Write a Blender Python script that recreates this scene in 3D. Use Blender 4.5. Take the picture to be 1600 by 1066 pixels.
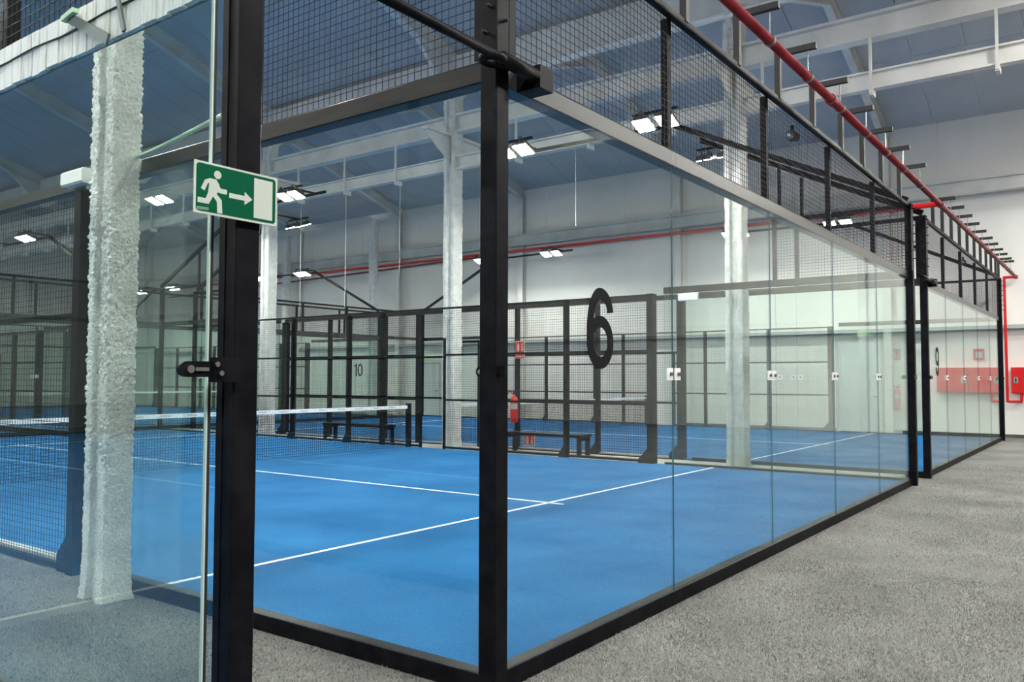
import bpy, math, random
import numpy as np
from mathutils import Matrix, Vector, noise

random.seed(7)
rng = np.random.default_rng(7)
scene = bpy.context.scene
col = scene.collection
for o in list(bpy.data.objects):
    bpy.data.objects.remove(o)

# ---------------------------------------------------------------- camera
CAM = np.array([-3.2984, -2.5158, 1.5511])
YAW, PIT, ROL, FPX = 0.635188, 0.045433, 0.002219, 1294.25
fw = np.array([math.cos(YAW) * math.cos(PIT), math.sin(YAW) * math.cos(PIT), math.sin(PIT)])
rt = np.array([math.sin(YAW), -math.cos(YAW), 0.0])
up = np.cross(rt, fw)
rt, up = math.cos(ROL) * rt + math.sin(ROL) * up, -math.sin(ROL) * rt + math.cos(ROL) * up
cam_data = bpy.data.cameras.new('camera')
cam_data.sensor_width = 36.0
cam_data.lens = FPX * 36.0 / 1600.0
cam_data.clip_start = 0.05
cam_data.clip_end = 300
cam = bpy.data.objects.new('camera', cam_data)
col.objects.link(cam)
cam.matrix_world = Matrix(((rt[0], up[0], -fw[0], CAM[0]), (rt[1], up[1], -fw[1], CAM[1]),
                           (rt[2], up[2], -fw[2], CAM[2]), (0, 0, 0, 1)))
scene.camera = cam


def proj(P):
    d = np.asarray(P, float) - CAM
    z = d @ fw
    return 800 + FPX * (d @ rt) / z, 533 - FPX * (d @ up) / z, z


# ---------------------------------------------------------------- world, exposure
world = bpy.data.worlds.new('world')
scene.world = world
world.use_nodes = True
world.node_tree.nodes['Background'].inputs[0].default_value = (0.6, 0.63, 0.7, 1)
world.node_tree.nodes['Background'].inputs[1].default_value = 0.0
scene.view_settings.view_transform = 'Standard'
scene.view_settings.look = 'None'
scene.view_settings.gamma = 1.0
scene.view_settings.use_curve_mapping = False
scene.view_settings.exposure = 0.20
scene.cycles.transparent_max_bounces = 48
scene.cycles.max_bounces = 8
scene.cycles.diffuse_bounces = 4
scene.cycles.glossy_bounces = 3
scene.cycles.caustics_reflective = False
scene.cycles.caustics_refractive = False
LAMP = 330.0          # emission of a floodlight's LED panel


# ---------------------------------------------------------------- materials
def new_mat(name, color=(0.8, 0.8, 0.8), rough=0.5, metal=0.0, spec=0.5):
    m = bpy.data.materials.new(name)
    m.use_nodes = True
    b = m.node_tree.nodes['Principled BSDF']
    b.inputs['Base Color'].default_value = (*color, 1)
    b.inputs['Roughness'].default_value = rough
    b.inputs['Metallic'].default_value = metal
    b.inputs['Specular IOR Level'].default_value = spec
    return m


def nodes_of(m):
    nt = m.node_tree
    return nt, nt.nodes, nt.links, nt.nodes['Principled BSDF']


def add_mottle(m, c1, c2, scale=4.0, detail=6.0, lo=0.35, hi=0.65, stretch=None, bump=0.0, bscale=60.0, bdist=0.01,
               c3=None, scale3=120.0):
    nt, N, L, b = nodes_of(m)
    tc = N.new('ShaderNodeTexCoord')
    src = tc.outputs['Object']
    if stretch:
        mp = N.new('ShaderNodeMapping')
        mp.inputs['Scale'].default_value = stretch
        L.new(src, mp.inputs['Vector'])
        src = mp.outputs['Vector']
    n = N.new('ShaderNodeTexNoise')
    n.inputs['Scale'].default_value = scale
    n.inputs['Detail'].default_value = detail
    L.new(src, n.inputs['Vector'])
    r = N.new('ShaderNodeValToRGB')
    r.color_ramp.elements[0].position = lo
    r.color_ramp.elements[1].position = hi
    r.color_ramp.elements[0].color = (*c1, 1)
    r.color_ramp.elements[1].color = (*c2, 1)
    L.new(n.outputs['Fac'], r.inputs['Fac'])
    outc = r.outputs['Color']
    if c3 is not None:
        n3 = N.new('ShaderNodeTexNoise')
        n3.inputs['Scale'].default_value = scale3
        n3.inputs['Detail'].default_value = 2.0
        L.new(src, n3.inputs['Vector'])
        r3 = N.new('ShaderNodeValToRGB')
        r3.color_ramp.elements[0].position = 0.38
        r3.color_ramp.elements[1].position = 0.62
        r3.color_ramp.elements[0].color = (*c3, 1)
        r3.color_ramp.elements[1].color = (1, 1, 1, 1)
        L.new(n3.outputs['Fac'], r3.inputs['Fac'])
        mx = N.new('ShaderNodeMixRGB')
        mx.blend_type = 'MULTIPLY'
        mx.inputs['Fac'].default_value = 1.0
        L.new(outc, mx.inputs['Color1'])
        L.new(r3.outputs['Color'], mx.inputs['Color2'])
        outc = mx.outputs['Color']
    L.new(outc, b.inputs['Base Color'])
    if bump:
        nb = N.new('ShaderNodeTexNoise')
        nb.inputs['Scale'].default_value = bscale
        nb.inputs['Detail'].default_value = 4.0
        L.new(src, nb.inputs['Vector'])
        bp = N.new('ShaderNodeBump')
        bp.inputs['Strength'].default_value = bump
        bp.inputs['Distance'].default_value = bdist
        L.new(nb.outputs['Fac'], bp.inputs['Height'])
        L.new(bp.outputs['Normal'], b.inputs['Normal'])
    return m


M = {}
M['black'] = new_mat('black_satin_paint', (0.006, 0.006, 0.008), 0.42, 0.0, 0.06)
add_mottle(M['black'], (0.004, 0.004, 0.006), (0.009, 0.009, 0.011), 9.0, 3.0)
M['beam'] = add_mottle(new_mat('black_gloss_beam', rough=0.33, spec=0.55), (0.010, 0.010, 0.011), (0.022, 0.022, 0.023), 6.0, 5.0, stretch=(0.3, 0.3, 3.0))
M['wire'] = new_mat('black_wire', (0.006, 0.006, 0.008), 0.6, 0.0, 0.25)
M['net'] = new_mat('black_cord', (0.006, 0.006, 0.008), 0.9, 0.0, 0.1)
M['turf'] = add_mottle(new_mat('blue_turf', rough=0.95, spec=0.15), (0.012, 0.128, 0.315), (0.026, 0.172, 0.385), 0.9, 6.0,
                       bump=0.5, bscale=260.0, bdist=0.006, c3=(0.50, 0.60, 0.72), scale3=130.0)
M['line'] = add_mottle(new_mat('white_line', rough=0.9, spec=0.2), (0.62, 0.66, 0.72), (0.85, 0.87, 0.9), 30.0, 4.0)
M['carpet'] = add_mottle(new_mat('grey_carpet', rough=1.0, spec=0.1), (0.225, 0.223, 0.212), (0.325, 0.322, 0.308), 1.1, 6.0,
                         bump=0.9, bscale=140.0, bdist=0.012, c3=(0.42, 0.42, 0.42), scale3=150.0)
M['pile'] = add_mottle(new_mat('carpet_pile', rough=1.0, spec=0.1), (0.17, 0.168, 0.16), (0.44, 0.435, 0.415), 60.0, 3.0,
                       0.3, 0.7, c3=(0.75, 0.75, 0.75), scale3=1.3)
M['concrete'] = add_mottle(new_mat('beige_concrete', rough=0.9), (0.44, 0.42, 0.38), (0.55, 0.53, 0.48), 3.0, 6.0)
M['wall'] = add_mottle(new_mat('painted_wall', rough=0.9, spec=0.2), (0.74, 0.72, 0.685), (0.82, 0.80, 0.765), 0.5, 5.0,
                       stretch=(1, 1, 0.35), bump=0.15, bscale=20.0)
M['wallgrey'] = add_mottle(new_mat('grey_wall', rough=0.9, spec=0.2), (0.50, 0.50, 0.49), (0.58, 0.58, 0.57), 0.5, 5.0)
M['ceil'] = add_mottle(new_mat('ceiling_board', rough=0.9, spec=0.15), (0.45, 0.46, 0.485), (0.53, 0.54, 0.565), 0.7, 5.0)
M['joint'] = new_mat('ceiling_joint', (0.78, 0.79, 0.81), 0.9)
M['steel'] = add_mottle(new_mat('pale_steel_paint', rough=0.55), (0.60, 0.585, 0.555), (0.74, 0.72, 0.69), 1.5, 5.0)
M['darksteel'] = add_mottle(new_mat('grey_steel', rough=0.5), (0.045, 0.045, 0.045), (0.085, 0.085, 0.085), 5.0, 4.0)
M['plaster'] = add_mottle(new_mat('sprayed_plaster', rough=1.0, spec=0.1), (0.76, 0.76, 0.74), (0.93, 0.93, 0.91), 7.0, 8.0,
                          bump=1.0, bscale=70.0, bdist=0.02, c3=(0.84, 0.84, 0.83), scale3=60.0)
M['red'] = add_mottle(new_mat('red_paint', rough=0.55, spec=0.2), (0.120, 0.006, 0.010), (0.20, 0.018, 0.024), 5.0, 6.0)
M['redbright'] = new_mat('bright_red_paint', (0.62, 0.008, 0.008), 0.3)
M['white'] = new_mat('white_plastic', (0.80, 0.80, 0.79), 0.45)
M['door'] = new_mat('white_door', (0.66, 0.67, 0.67), 0.5)
M['chrome'] = new_mat('bolt_steel', (0.7, 0.7, 0.7), 0.25, 1.0)
M['green'] = new_mat('exit_green', (0.002, 0.075, 0.036), 0.25, 0.0, 0.3)
M['signwhite'] = new_mat('sign_white', (0.44, 0.48, 0.44), 0.4, 0.0, 0.3)
M['greenstrap'] = new_mat('green_strap', (0.42, 0.62, 0.40), 0.5)
M['greywhite'] = new_mat('pale_grey_metal', (0.42, 0.44, 0.44), 0.4)
M['board'] = add_mottle(new_mat('whitewashed_board', rough=0.8), (0.50, 0.46, 0.41), (0.84, 0.83, 0.81), 7.0, 8.0, 0.25, 0.5,
                        stretch=(1.0, 6.0, 0.6), bump=0.4, bscale=40.0)
M['edgepale'] = new_mat('polished_glass_edge', (0.55, 0.66, 0.63), 0.2)
M['bracket'] = new_mat('bracket_steel', (0.035, 0.035, 0.034), 0.5, 0.0, 0.2)
M['mark'] = new_mat('faded_print', (0.10, 0.20, 0.14), 0.5)
M['strap'] = new_mat('grey_strap', (0.13, 0.15, 0.145), 0.45)
M['sidebeam'] = add_mottle(new_mat('black_side_beam', rough=0.36, spec=0.18), (0.008, 0.0078, 0.0075), (0.022, 0.0205, 0.019), 5.0, 5.0, stretch=(3.0, 0.4, 3.0))
M['black_vinyl'] = new_mat('black_vinyl', (0.006, 0.006, 0.009), 0.6, 0.0, 0.08)
M['tape_print'] = new_mat('tape_print', (0.08, 0.08, 0.10), 0.7)
M['rubber'] = new_mat('black_rubber', (0.015, 0.015, 0.015), 0.7)

em = bpy.data.materials.new('led_panel')
em.use_nodes = True
em.node_tree.nodes.clear()
e_ = em.node_tree.nodes.new('ShaderNodeEmission')
e_.inputs[0].default_value = (1.0, 0.985, 0.92, 1)
e_.inputs[1].default_value = LAMP
o_ = em.node_tree.nodes.new('ShaderNodeOutputMaterial')
em.node_tree.links.new(e_.outputs[0], o_.inputs[0])
M['led'] = em

ex = bpy.data.materials.new('exit_lamp')
ex.use_nodes = True
ex.node_tree.nodes['Principled BSDF'].inputs['Base Color'].default_value = (0.05, 0.4, 0.15, 1)
ex.node_tree.nodes['Principled BSDF'].inputs['Emission Color'].default_value = (0.35, 0.95, 0.25, 1)
ex.node_tree.nodes['Principled BSDF'].inputs['Emission Strength'].default_value = 0.6
M['exitlamp'] = ex


def glass_mat():
    m = bpy.data.materials.new('clear_glass')
    m.use_nodes = True
    nt = m.node_tree
    N, L = nt.nodes, nt.links
    N.clear()
    out = N.new('ShaderNodeOutputMaterial')
    mix = N.new('ShaderNodeMixShader')
    tr = N.new('ShaderNodeBsdfTransparent')
    tr.inputs[0].default_value = (0.945, 0.980, 0.966, 1)
    gl = N.new('ShaderNodeBsdfGlossy')
    gl.inputs['Color'].default_value = (0.95, 1.0, 0.98, 1)
    gl.inputs['Roughness'].default_value = 0.0
    fr = N.new('ShaderNodeFresnel')
    geo = N.new('ShaderNodeNewGeometry')
    mp = N.new('ShaderNodeMapRange')
    mp.inputs['To Min'].default_value = 1.42
    mp.inputs['To Max'].default_value = 1 / 1.42
    L.new(geo.outputs['Backfacing'], mp.inputs['Value'])
    L.new(mp.outputs['Result'], fr.inputs['IOR'])
    L.new(fr.outputs[0], mix.inputs[0])
    L.new(tr.outputs[0], mix.inputs[1])
    L.new(gl.outputs[0], mix.inputs[2])
    L.new(mix.outputs[0], out.inputs[0])
    return m


M['glass'] = glass_mat()
M['glass_edge'] = new_mat('glass_edge_green', (0.03, 0.10, 0.115), 0.2)


# ---------------------------------------------------------------- mesh builder
class MB:
    def __init__(self):
        self.v, self.f = [], []

    def add(self, v, f):
        o = len(self.v)
        self.v += [tuple(map(float, p)) for p in v]
        self.f += [tuple(i + o for i in q) for q in f]
        return self

    def box(self, x0, x1, y0, y1, z0, z1):
        v = [(x, y, z) for z in (z0, z1) for y in (y0, y1) for x in (x0, x1)]
        return self.add(v, [(0, 2, 3, 1), (4, 5, 7, 6), (0, 1, 5, 4), (2, 6, 7, 3), (0, 4, 6, 2), (1, 3, 7, 5)])

    def cbox(self, x0, x1, y0, y1, z0, z1, c, axis=2):
        """box with its four edges along one axis chamfered"""
        def ring(a0, a1, b0, b1):
            return [(a0 + c, b0), (a1 - c, b0), (a1, b0 + c), (a1, b1 - c), (a1 - c, b1), (a0 + c, b1), (a0, b1 - c), (a0, b0 + c)]
        if axis == 2:
            r = ring(x0, x1, y0, y1)
            v = [(a, b, z) for z in (z0, z1) for a, b in r]
        elif axis == 0:
            r = ring(y0, y1, z0, z1)
            v = [(x, a, b) for x in (x0, x1) for a, b in r]
        else:
            r = ring(z0, z1, x0, x1)
            v = [(b, y, a) for y in (y0, y1) for a, b in r]
        f = [tuple(range(7, -1, -1)), tuple(range(8, 16))]
        f += [(i, (i + 1) % 8, 8 + (i + 1) % 8, 8 + i) for i in range(8)]
        return self.add(v, f)

    def tube(self, p0, p1, r, n=10, cap=True, r1=None):
        p0, p1 = Vector(p0), Vector(p1)
        d = (p1 - p0).normalized()
        a = d.orthogonal().normalized()
        b = d.cross(a)
        r1 = r if r1 is None else r1
        v = []
        for p, rr in ((p0, r), (p1, r1)):
            for i in range(n):
                t = 2 * math.pi * (i + 0.5) / n
                v.append(p + (a * math.cos(t) + b * math.sin(t)) * rr)
        f = [(i, (i + 1) % n, n + (i + 1) % n, n + i) for i in range(n)]
        if cap:
            f += [tuple(range(n - 1, -1, -1)), tuple(range(n, 2 * n))]
        return self.add(v, f)

    def path(self, pts, r, n=8):
        pts = [Vector(p) for p in pts]
        v, f = [], []
        prev = None
        for i, p in enumerate(pts):
            d = (pts[min(i + 1, len(pts) - 1)] - pts[max(i - 1, 0)]).normalized()
            if prev is None:
                a = d.orthogonal().normalized()
            else:
                a = (prev - d * prev.dot(d)).normalized()
            prev = a
            b = d.cross(a)
            for k in range(n):
                t = 2 * math.pi * k / n
                v.append(p + (a * math.cos(t) + b * math.sin(t)) * r)
        for i in range(len(pts) - 1):
            for k in range(n):
                f.append((i * n + k, i * n + (k + 1) % n, (i + 1) * n + (k + 1) % n, (i + 1) * n + k))
        f.append(tuple(range(n - 1, -1, -1)))
        f.append(tuple(range((len(pts) - 1) * n, len(pts) * n)))
        return self.add(v, f)

    def bar(self, p0, p1, w, h, upv=(0, 0, 1)):
        """rectangular bar between two points"""
        p0, p1 = Vector(p0), Vector(p1)
        d = (p1 - p0).normalized()
        s = d.cross(Vector(upv)).normalized()
        u = s.cross(d)
        v = []
        for p in (p0, p1):
            for a, b in ((-1, -1), (1, -1), (1, 1), (-1, 1)):
                v.append(p + s * (a * w / 2) + u * (b * h / 2))
        return self.add(v, [(0, 1, 2, 3), (7, 6, 5, 4), (0, 4, 5, 1), (1, 5, 6, 2), (2, 6, 7, 3), (3, 7, 4, 0)])

    def prism(self, poly, axis, a0, a1):
        """extrude a 2-D polygon along an axis (0: yz, 1: xz, 2: xy)"""
        n = len(poly)
        def P(q, a):
            return (a, q[0], q[1]) if axis == 0 else (q[0], a, q[1]) if axis == 1 else (q[0], q[1], a)
        v = [P(q, a0) for q in poly] + [P(q, a1) for q in poly]
        f = [tuple(range(n - 1, -1, -1)), tuple(range(n, 2 * n))]
        f += [(i, (i + 1) % n, n + (i + 1) % n, n + i) for i in range(n)]
        return self.add(v, f)

    def ibeam(self, axis, a0, a1, c, z0, z1, w, t=0.03, wt=0.03):
        """I-section along x (axis 0) or y (axis 1), centred on c"""
        if axis == 1:
            self.box(c - w / 2, c + w / 2, a0, a1, z1 - t, z1)
            self.box(c - w / 2, c + w / 2, a0, a1, z0, z0 + t)
            self.box(c - wt / 2, c + wt / 2, a0, a1, z0 + t, z1 - t)
        else:
            self.box(a0, a1, c - w / 2, c + w / 2, z1 - t, z1)
            self.box(a0, a1, c - w / 2, c + w / 2, z0, z0 + t)
            self.box(a0, a1, c - wt / 2, c + wt / 2, z0 + t, z1 - t)
        return self

    def mesh(self, name, mat):
        m = bpy.data.meshes.new(name)
        m.from_pydata(self.v, [], self.f)
        m.materials.append(M[mat] if isinstance(mat, str) else mat)
        m.validate()
        m.update()
        import bmesh
        bm = bmesh.new()
        bm.from_mesh(m)
        bmesh.ops.recalc_face_normals(bm, faces=bm.faces)
        bm.to_mesh(m)
        bm.free()
        return m

    def build(self, name, mat, parent=None, loc=(0, 0, 0), smooth=False):
        me = self.mesh(name, mat)
        if smooth:
            for p in me.polygons:
                p.use_smooth = True
        return link(name, me, parent, loc)


def link(name, data, parent=None, loc=(0, 0, 0), rotz=0.0):
    o = bpy.data.objects.new(name, data)
    col.objects.link(o)
    o.parent = parent
    o.location = loc
    if rotz:
        o.rotation_euler = (0, 0, rotz)
    return o


def tag(o, label=None, cat=None, group=None, kind=None):
    if label:
        o['label'] = label
    if cat:
        o['category'] = cat
    if group:
        o['group'] = group
    if kind:
        o['kind'] = kind
    return o


def empty(name, loc=(0, 0, 0), rotz=0.0):
    e = link(name, None, None, loc, rotz)
    e.empty_display_size = 0.2
    return e


def struct(o, label, cat):
    return tag(o, label, cat, kind='structure')


def copy_tree(o, parent=None):
    c = o.copy()
    col.objects.link(c)
    c.parent = parent
    for ch in o.children:
        copy_tree(ch, c)
    return c


# ================================================================ the hall
XW, YF, XL, YN = 22.55, 46.0, -24.0, -24.0
WALLH = 8.85
fl = MB().box(XL, XW, YN, YF, -0.2, 0.0).build('floor', 'carpet')
struct(fl, 'grey short pile carpet floor around and between the courts', 'floor')


def wall(name, b, label, mat='wall'):
    struct(b.build(name, mat), label, 'wall')


wall('wall_right', MB().box(XW, XW + 0.3, YN - .3, YF + .3, -0.2, WALLH + 0.3), 'pale grey painted hall wall behind court 9 with the hose cabinets')
wall('wall_far', MB().box(XL, XW, YF, YF + 0.3, -0.2, 12), 'pale grey painted end wall beyond the last courts')
wall('wall_left', MB().box(XL - 0.3, XL, YN - .3, YF + .3, -0.2, 12), 'pale grey hall wall on the far left outside the picture')
wall('wall_near', MB().box(XL, XW, YN - 0.3, YN, -0.2, 12), 'grey hall wall far behind the camera', 'wallgrey')

# ceiling: three gabled bays, each slope clad with boards
BAYS = [(-24.0, -0.6), (-0.6, 10.7), (10.7, XW)]
VAL, SL = 8.85, 0.34


def ceil_z(x):
    for a, b in BAYS:
        if a <= x <= b:
            return VAL + SL * min(x - a, b - x, 5.8)
    return VAL


cb = MB()
for a, b in BAYS:
    m = min((b - a) / 2, 5.8)
    pts = [(a, VAL), (a + m, VAL + SL * m), (b - m, VAL + SL * m), (b, VAL)]
    for (x0, z0), (x1, z1) in zip(pts, pts[1:]):
        if x1 - x0 < 0.01:
            continue
        cb.prism([(x0, z0), (x1, z1), (x1, z1 + 0.12), (x0, z0 + 0.12)], 1, YN, YF)
ceiling = cb.build('ceiling', 'joint')
struct(ceiling, 'dark blue grey panelled ceiling of the gabled hall roof', 'ceiling')
pan = []
for a, b in BAYS[1:]:
    m = (b - a) / 2
    for s in (0, 1):
        for row in range(2):
            u0, u1 = m * row / 2, m * (row + 1) / 2
            x0, x1 = (a + u0, a + u1) if s == 0 else (b - u1, b - u0)
            y = YN
            k = 0
            while y < YF - 0.05:
                y1 = min(y + 1.22, YF)
                z0, z1 = ceil_z(x0 + 1e-6), ceil_z(x1 - 1e-6)
                g = 0.010
                off = 0.0
                pan.append((x0 + g, x1 - g, y + g, y1 - g, z0, z1))
                y = y1
                k += 1


def pan_geo(q):
    x0, x1, y0, y1, z0, z1 = q
    t = 0.018
    v = [(x0, y0, z0), (x1, y0, z1), (x1, y1, z1), (x0, y1, z0)]
    v += [(x, y, z - t) for x, y, z in v]
    return v, [(0, 1, 2, 3), (7, 6, 5, 4), (0, 4, 5, 1), (1, 5, 6, 2), (2, 6, 7, 3), (3, 7, 4, 0)]


def pan_size(q):
    c = ((q[0] + q[1]) / 2, (q[2] + q[3]) / 2, (q[4] + q[5]) / 2)
    x, y, z = proj(c)
    if z < 1 or not (-100 < x < 1700 and -120 < y < 800):
        return 0
    return 1.0 / z


pan.sort(key=pan_size, reverse=True)
shared = {}
for q in pan[:290]:
    key = (round(q[0], 2), round(q[3] - q[2], 3))
    if key not in shared:
        v, f = pan_geo(q)
        shared[key] = (MB().add([(a, b - q[2], c) for a, b, c in v], f).mesh('ceiling_board', 'ceil'))
    link('ceiling_board', shared[key], ceiling, (0, q[2], 0))
rest = MB()
for q in pan[290:]:
    rest.add(*pan_geo(q))
tag(rest.build('ceiling_boards', 'ceil', ceiling), kind='stuff')

# steel frames: wall pilasters, rafters, valley beams
FRY = [-3.6, 2.92, 9.45, 15.98, 22.51, 29.04, 35.57, 42.1]
names = ['nearest the camera', 'level with the number wall of court 6', 'level with the net of court 9', 'third from the number wall of court 6',
         'fourth from the number wall of court 6', 'fifth from the number wall of court 6', 'second from the far end wall', 'nearest the far end wall']
for i, y in enumerate(FRY):
    b = MB()
    for bi, (xa, xb) in enumerate(BAYS[1:]):
        m = (xb - xa) / 2
        for x0, x1 in ((xa, xa + m), (xb - m, xb)):
            z0, z1 = ceil_z(x0 + 1e-6) - 0.02, ceil_z(x1 - 1e-6) - 0.02
            b.prism([(x0, z0 - 0.05), (x1, z1 - 0.05), (x1, z1), (x0, z0)], 1, y - 0.09, y + 0.09)
            b.prism([(x0, z0 - 0.36), (x1, z1 - 0.36), (x1, z1 - 0.05), (x0, z0 - 0.05)], 1, y - 0.012, y + 0.012)
            b.prism([(x0, z0 - 0.40), (x1, z1 - 0.40), (x1, z1 - 0.36), (x0, z0 - 0.36)], 1, y - 0.09, y + 0.09)
    r = b.build('roof_rafter', 'steel')
    tag(r, 'pale steel roof rafter, ' + names[i], 'rafter', 'steel roof rafters')
    # haunch plates at the valley
    h = MB()
    h.prism([(10.7 - 1.3, ceil_z(9.4) - 0.40), (10.7 + 1.3, ceil_z(12.0) - 0.40), (10.7 + 0.12, 7.75), (10.7 - 0.12, 7.75)], 1, y - 0.05, y + 0.05)
    h.build('haunch_plate', 'steel', r)
    p = MB().ibeam(0, 0, 0.001, 0, 0, 0.1, 0.1)
    p = MB()
    p.box(XW - 0.24, XW - 0.22, y - 0.11, y + 0.11, 0, 8.6)
    p.box(XW - 0.03, XW, y - 0.11, y + 0.11, 0, 8.6)
    p.box(XW - 0.22, XW - 0.03, y - 0.012, y + 0.012, 0, 8.6)
    tag(p.build('wall_pilaster', 'steel'), 'grey steel pilaster on the hose cabinet wall, ' + names[i], 'pilaster', 'steel wall pilasters')

tag(MB().box(10.52, 10.88, YN, YF, 8.12, 8.72).build('valley_beam', 'steel'), 'broad pale beam under the roof valley above the columns', 'beam')
tag(MB().tube((10.45, YN, 7.95), (10.45, YF, 7.95), 0.06, 12).build('white_roof_pipe', 'white'), 'white drain pipe running under the roof valley beam', 'pipe')

# ---------------------------------------------------------------- columns with sprayed coating
def column(cx, cy, sx, sy, h, seed, label, rings, per, amp):
    # rounded H outline, sprayed thick: points around the outline
    hx, hy, n = sx / 2, sy / 2, 0.30
    base = [(-hx, -hy), (hx, -hy), (hx, -hy + sy * n), (hx * 0.55, -hy + sy * n), (hx * 0.55, hy - sy * n), (hx, hy - sy * n), (hx, hy), (-hx, hy),
            (-hx, hy - sy * n), (-hx * 0.55, hy - sy * n), (-hx * 0.55, -hy + sy * n), (-hx, -hy + sy * n)]
    P = []
    L = [math.dist(base[i], base[(i + 1) % 12]) for i in range(12)]
    for i in range(12):
        k = max(2, round(per * L[i] / sum(L)))
        a, b_ = base[i], base[(i + 1) % 12]
        for j in range(k):
            t = j / k
            P.append((a[0] + (b_[0] - a[0]) * t, a[1] + (b_[1] - a[1]) * t))
    npt = len(P)
    # smooth the outline a little
    for _ in range(2):
        P = [((P[i - 1][0] + 2 * P[i][0] + P[(i + 1) % npt][0]) / 4, (P[i - 1][1] + 2 * P[i][1] + P[(i + 1) % npt][1]) / 4) for i in range(npt)]
    fine = rings > 300
    b = MB()
    v, f = [], []
    for r_ in range(rings + 1):
        t = r_ / rings
        z = h * t ** 1.0
        foot = 1.0 + 0.16 * math.exp(-z / 0.10)
        for (x, y) in P:
            q = Vector((x * 9 + seed * 13.1, y * 9, z * 9))
            w = noise.noise(q) * 0.6 + noise.noise(q * 2.7) * 0.5 + noise.noise(Vector((x * 5 + seed, y * 5, z * 1.1))) * 0.9
            rough = 0.45 if z < 0.95 + 0.25 * noise.noise(Vector((x * 8, y * 8, seed))) else 1.0
            if fine:
                w += 1.5 * noise.noise(q * 6.0) + 0.9 * noise.noise(q * 12.0)
            d = amp * w * rough
            ln = math.hypot(x, y)
            v.append((cx + x * foot + x / ln * d, cy + y * foot + y / ln * d, z))
    for r_ in range(rings):
        for i in range(npt):
            f.append((r_ * npt + i, r_ * npt + (i + 1) % npt, (r_ + 1) * npt + (i + 1) % npt, (r_ + 1) * npt + i))
    f.append(tuple(range(npt - 1, -1, -1)))
    f.append(tuple(range(rings * npt, (rings + 1) * npt)))
    b.add(v, f)
    o = b.build('sprayed_column', 'plaster', smooth=True)
    return tag(o, label, 'column', 'white sprayed columns')


column(-0.235, 3.295, 0.21, 0.29, 8.4, 1, 'white rough sprayed column in the foreground left, beside the exit sign post', 760, 150, 0.013)
colY = [2.90, 9.45, 15.95]
cl = ['white rough sprayed column standing right of the number 6', 'white rough sprayed column beside the court door, just left of the corner post of court 6',
      'white rough sprayed column seen just right of the exit sign post']
for i, y in enumerate(colY):
    column(10.70, y, 0.30, 0.32, 8.2, 3 + i, cl[i], 380, 90, 0.012)
for i, y in enumerate((9.45, 15.95, 22.5)):
    column(-0.45, y, 0.28, 0.32, 8.4, 8 + i, ['white rough sprayed column in the gap left of court 6 at its net', 'white rough sprayed column in the gap left of court 6 near its back',
                                           'white rough sprayed column at the back corner of court 6'][i], 100, 44, 0.018)
for i, y in enumerate((22.5, 29.0)):
    column(21.6 if i else 20.9, y, 0.28, 0.32, 8.2, 14 + i, ['white rough sprayed column at the corner of court 10', 'white rough sprayed column behind court 10 on its right'][i], 100, 44, 0.018)

# crane runway beam and lower tray beam above the column line
tag(MB().ibeam(1, YN, YF, 10.70, 7.02, 7.44, 0.24, 0.05, 0.03).build('crane_beam', 'steel'), 'upper white steel crane beam above the corridor between courts 6 and 9', 'beam')
lb = MB().ibeam(1, YN, YF, 10.70, 6.20, 6.50, 0.16, 0.03, 0.02).build('tray_beam', 'steel')
tag(lb, 'lower white steel beam hung on rods under the crane beam', 'beam')
rod = MB().box(-0.02, 0.02, -0.02, 0.02, 6.12, 7.03).mesh('hanger_rod', 'steel')
clamp = MB().box(-0.1, 0.1, -0.03, 0.03, 6.10, 6.20).mesh('hanger_clamp', 'steel')
y = -4.65
while y < 40:
    hr = link('hanger_rod', rod, lb, (10.60, y, 0))
    link('hanger_clamp', clamp, hr, (0.1, 0, 0))
    y += 1.755
for i, y in enumerate(colY):
    b = MB()
    b.prism([(10.70 - 0.9, 6.95), (10.70 + 0.9, 6.95), (10.70 + 0.9, 6.85), (10.70 + 0.12, 6.35), (10.70 - 0.12, 6.35), (10.70 - 0.9, 6.85)], 1, y - 0.012, y + 0.012)
    b.box(9.75, 11.65, y - 0.1, y + 0.1, 6.93, 6.99)
    tag(b.build('column_corbel', 'steel'), 'pale steel corbel carrying the crane beam on the ' + ['column right of the number 6', 'column beside the court door', 'column next to the exit sign post'][i], 'corbel', 'crane beam corbels')
# wall side beam, tray and red pipe
tag(MB().ibeam(1, YN, YF, XW - 0.42, 6.62, 7.02, 0.26, 0.05, 0.03).build('wall_crane_beam', 'steel'), 'white steel crane beam along the hose cabinet wall', 'beam')
tray = MB()
tray.box(XW - 0.22, XW - 0.02, YN, YF, 2.92, 2.95).box(XW - 0.22, XW - 0.2, YN, YF, 2.95, 3.02).box(XW - 0.04, XW - 0.02, YN, YF, 2.95, 3.02)
tag(tray.build('cable_tray', 'greywhite'), 'pale cable tray along the hose cabinet wall at door height', 'cable tray')

# ================================================================ court enclosures
H_R, H_G, H_B, H_T = 0.10, 3.055, 3.16, 4.16   # rail top, glass top, beam top, mesh top
PW = 0.105
mesh_cache = {}


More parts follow.
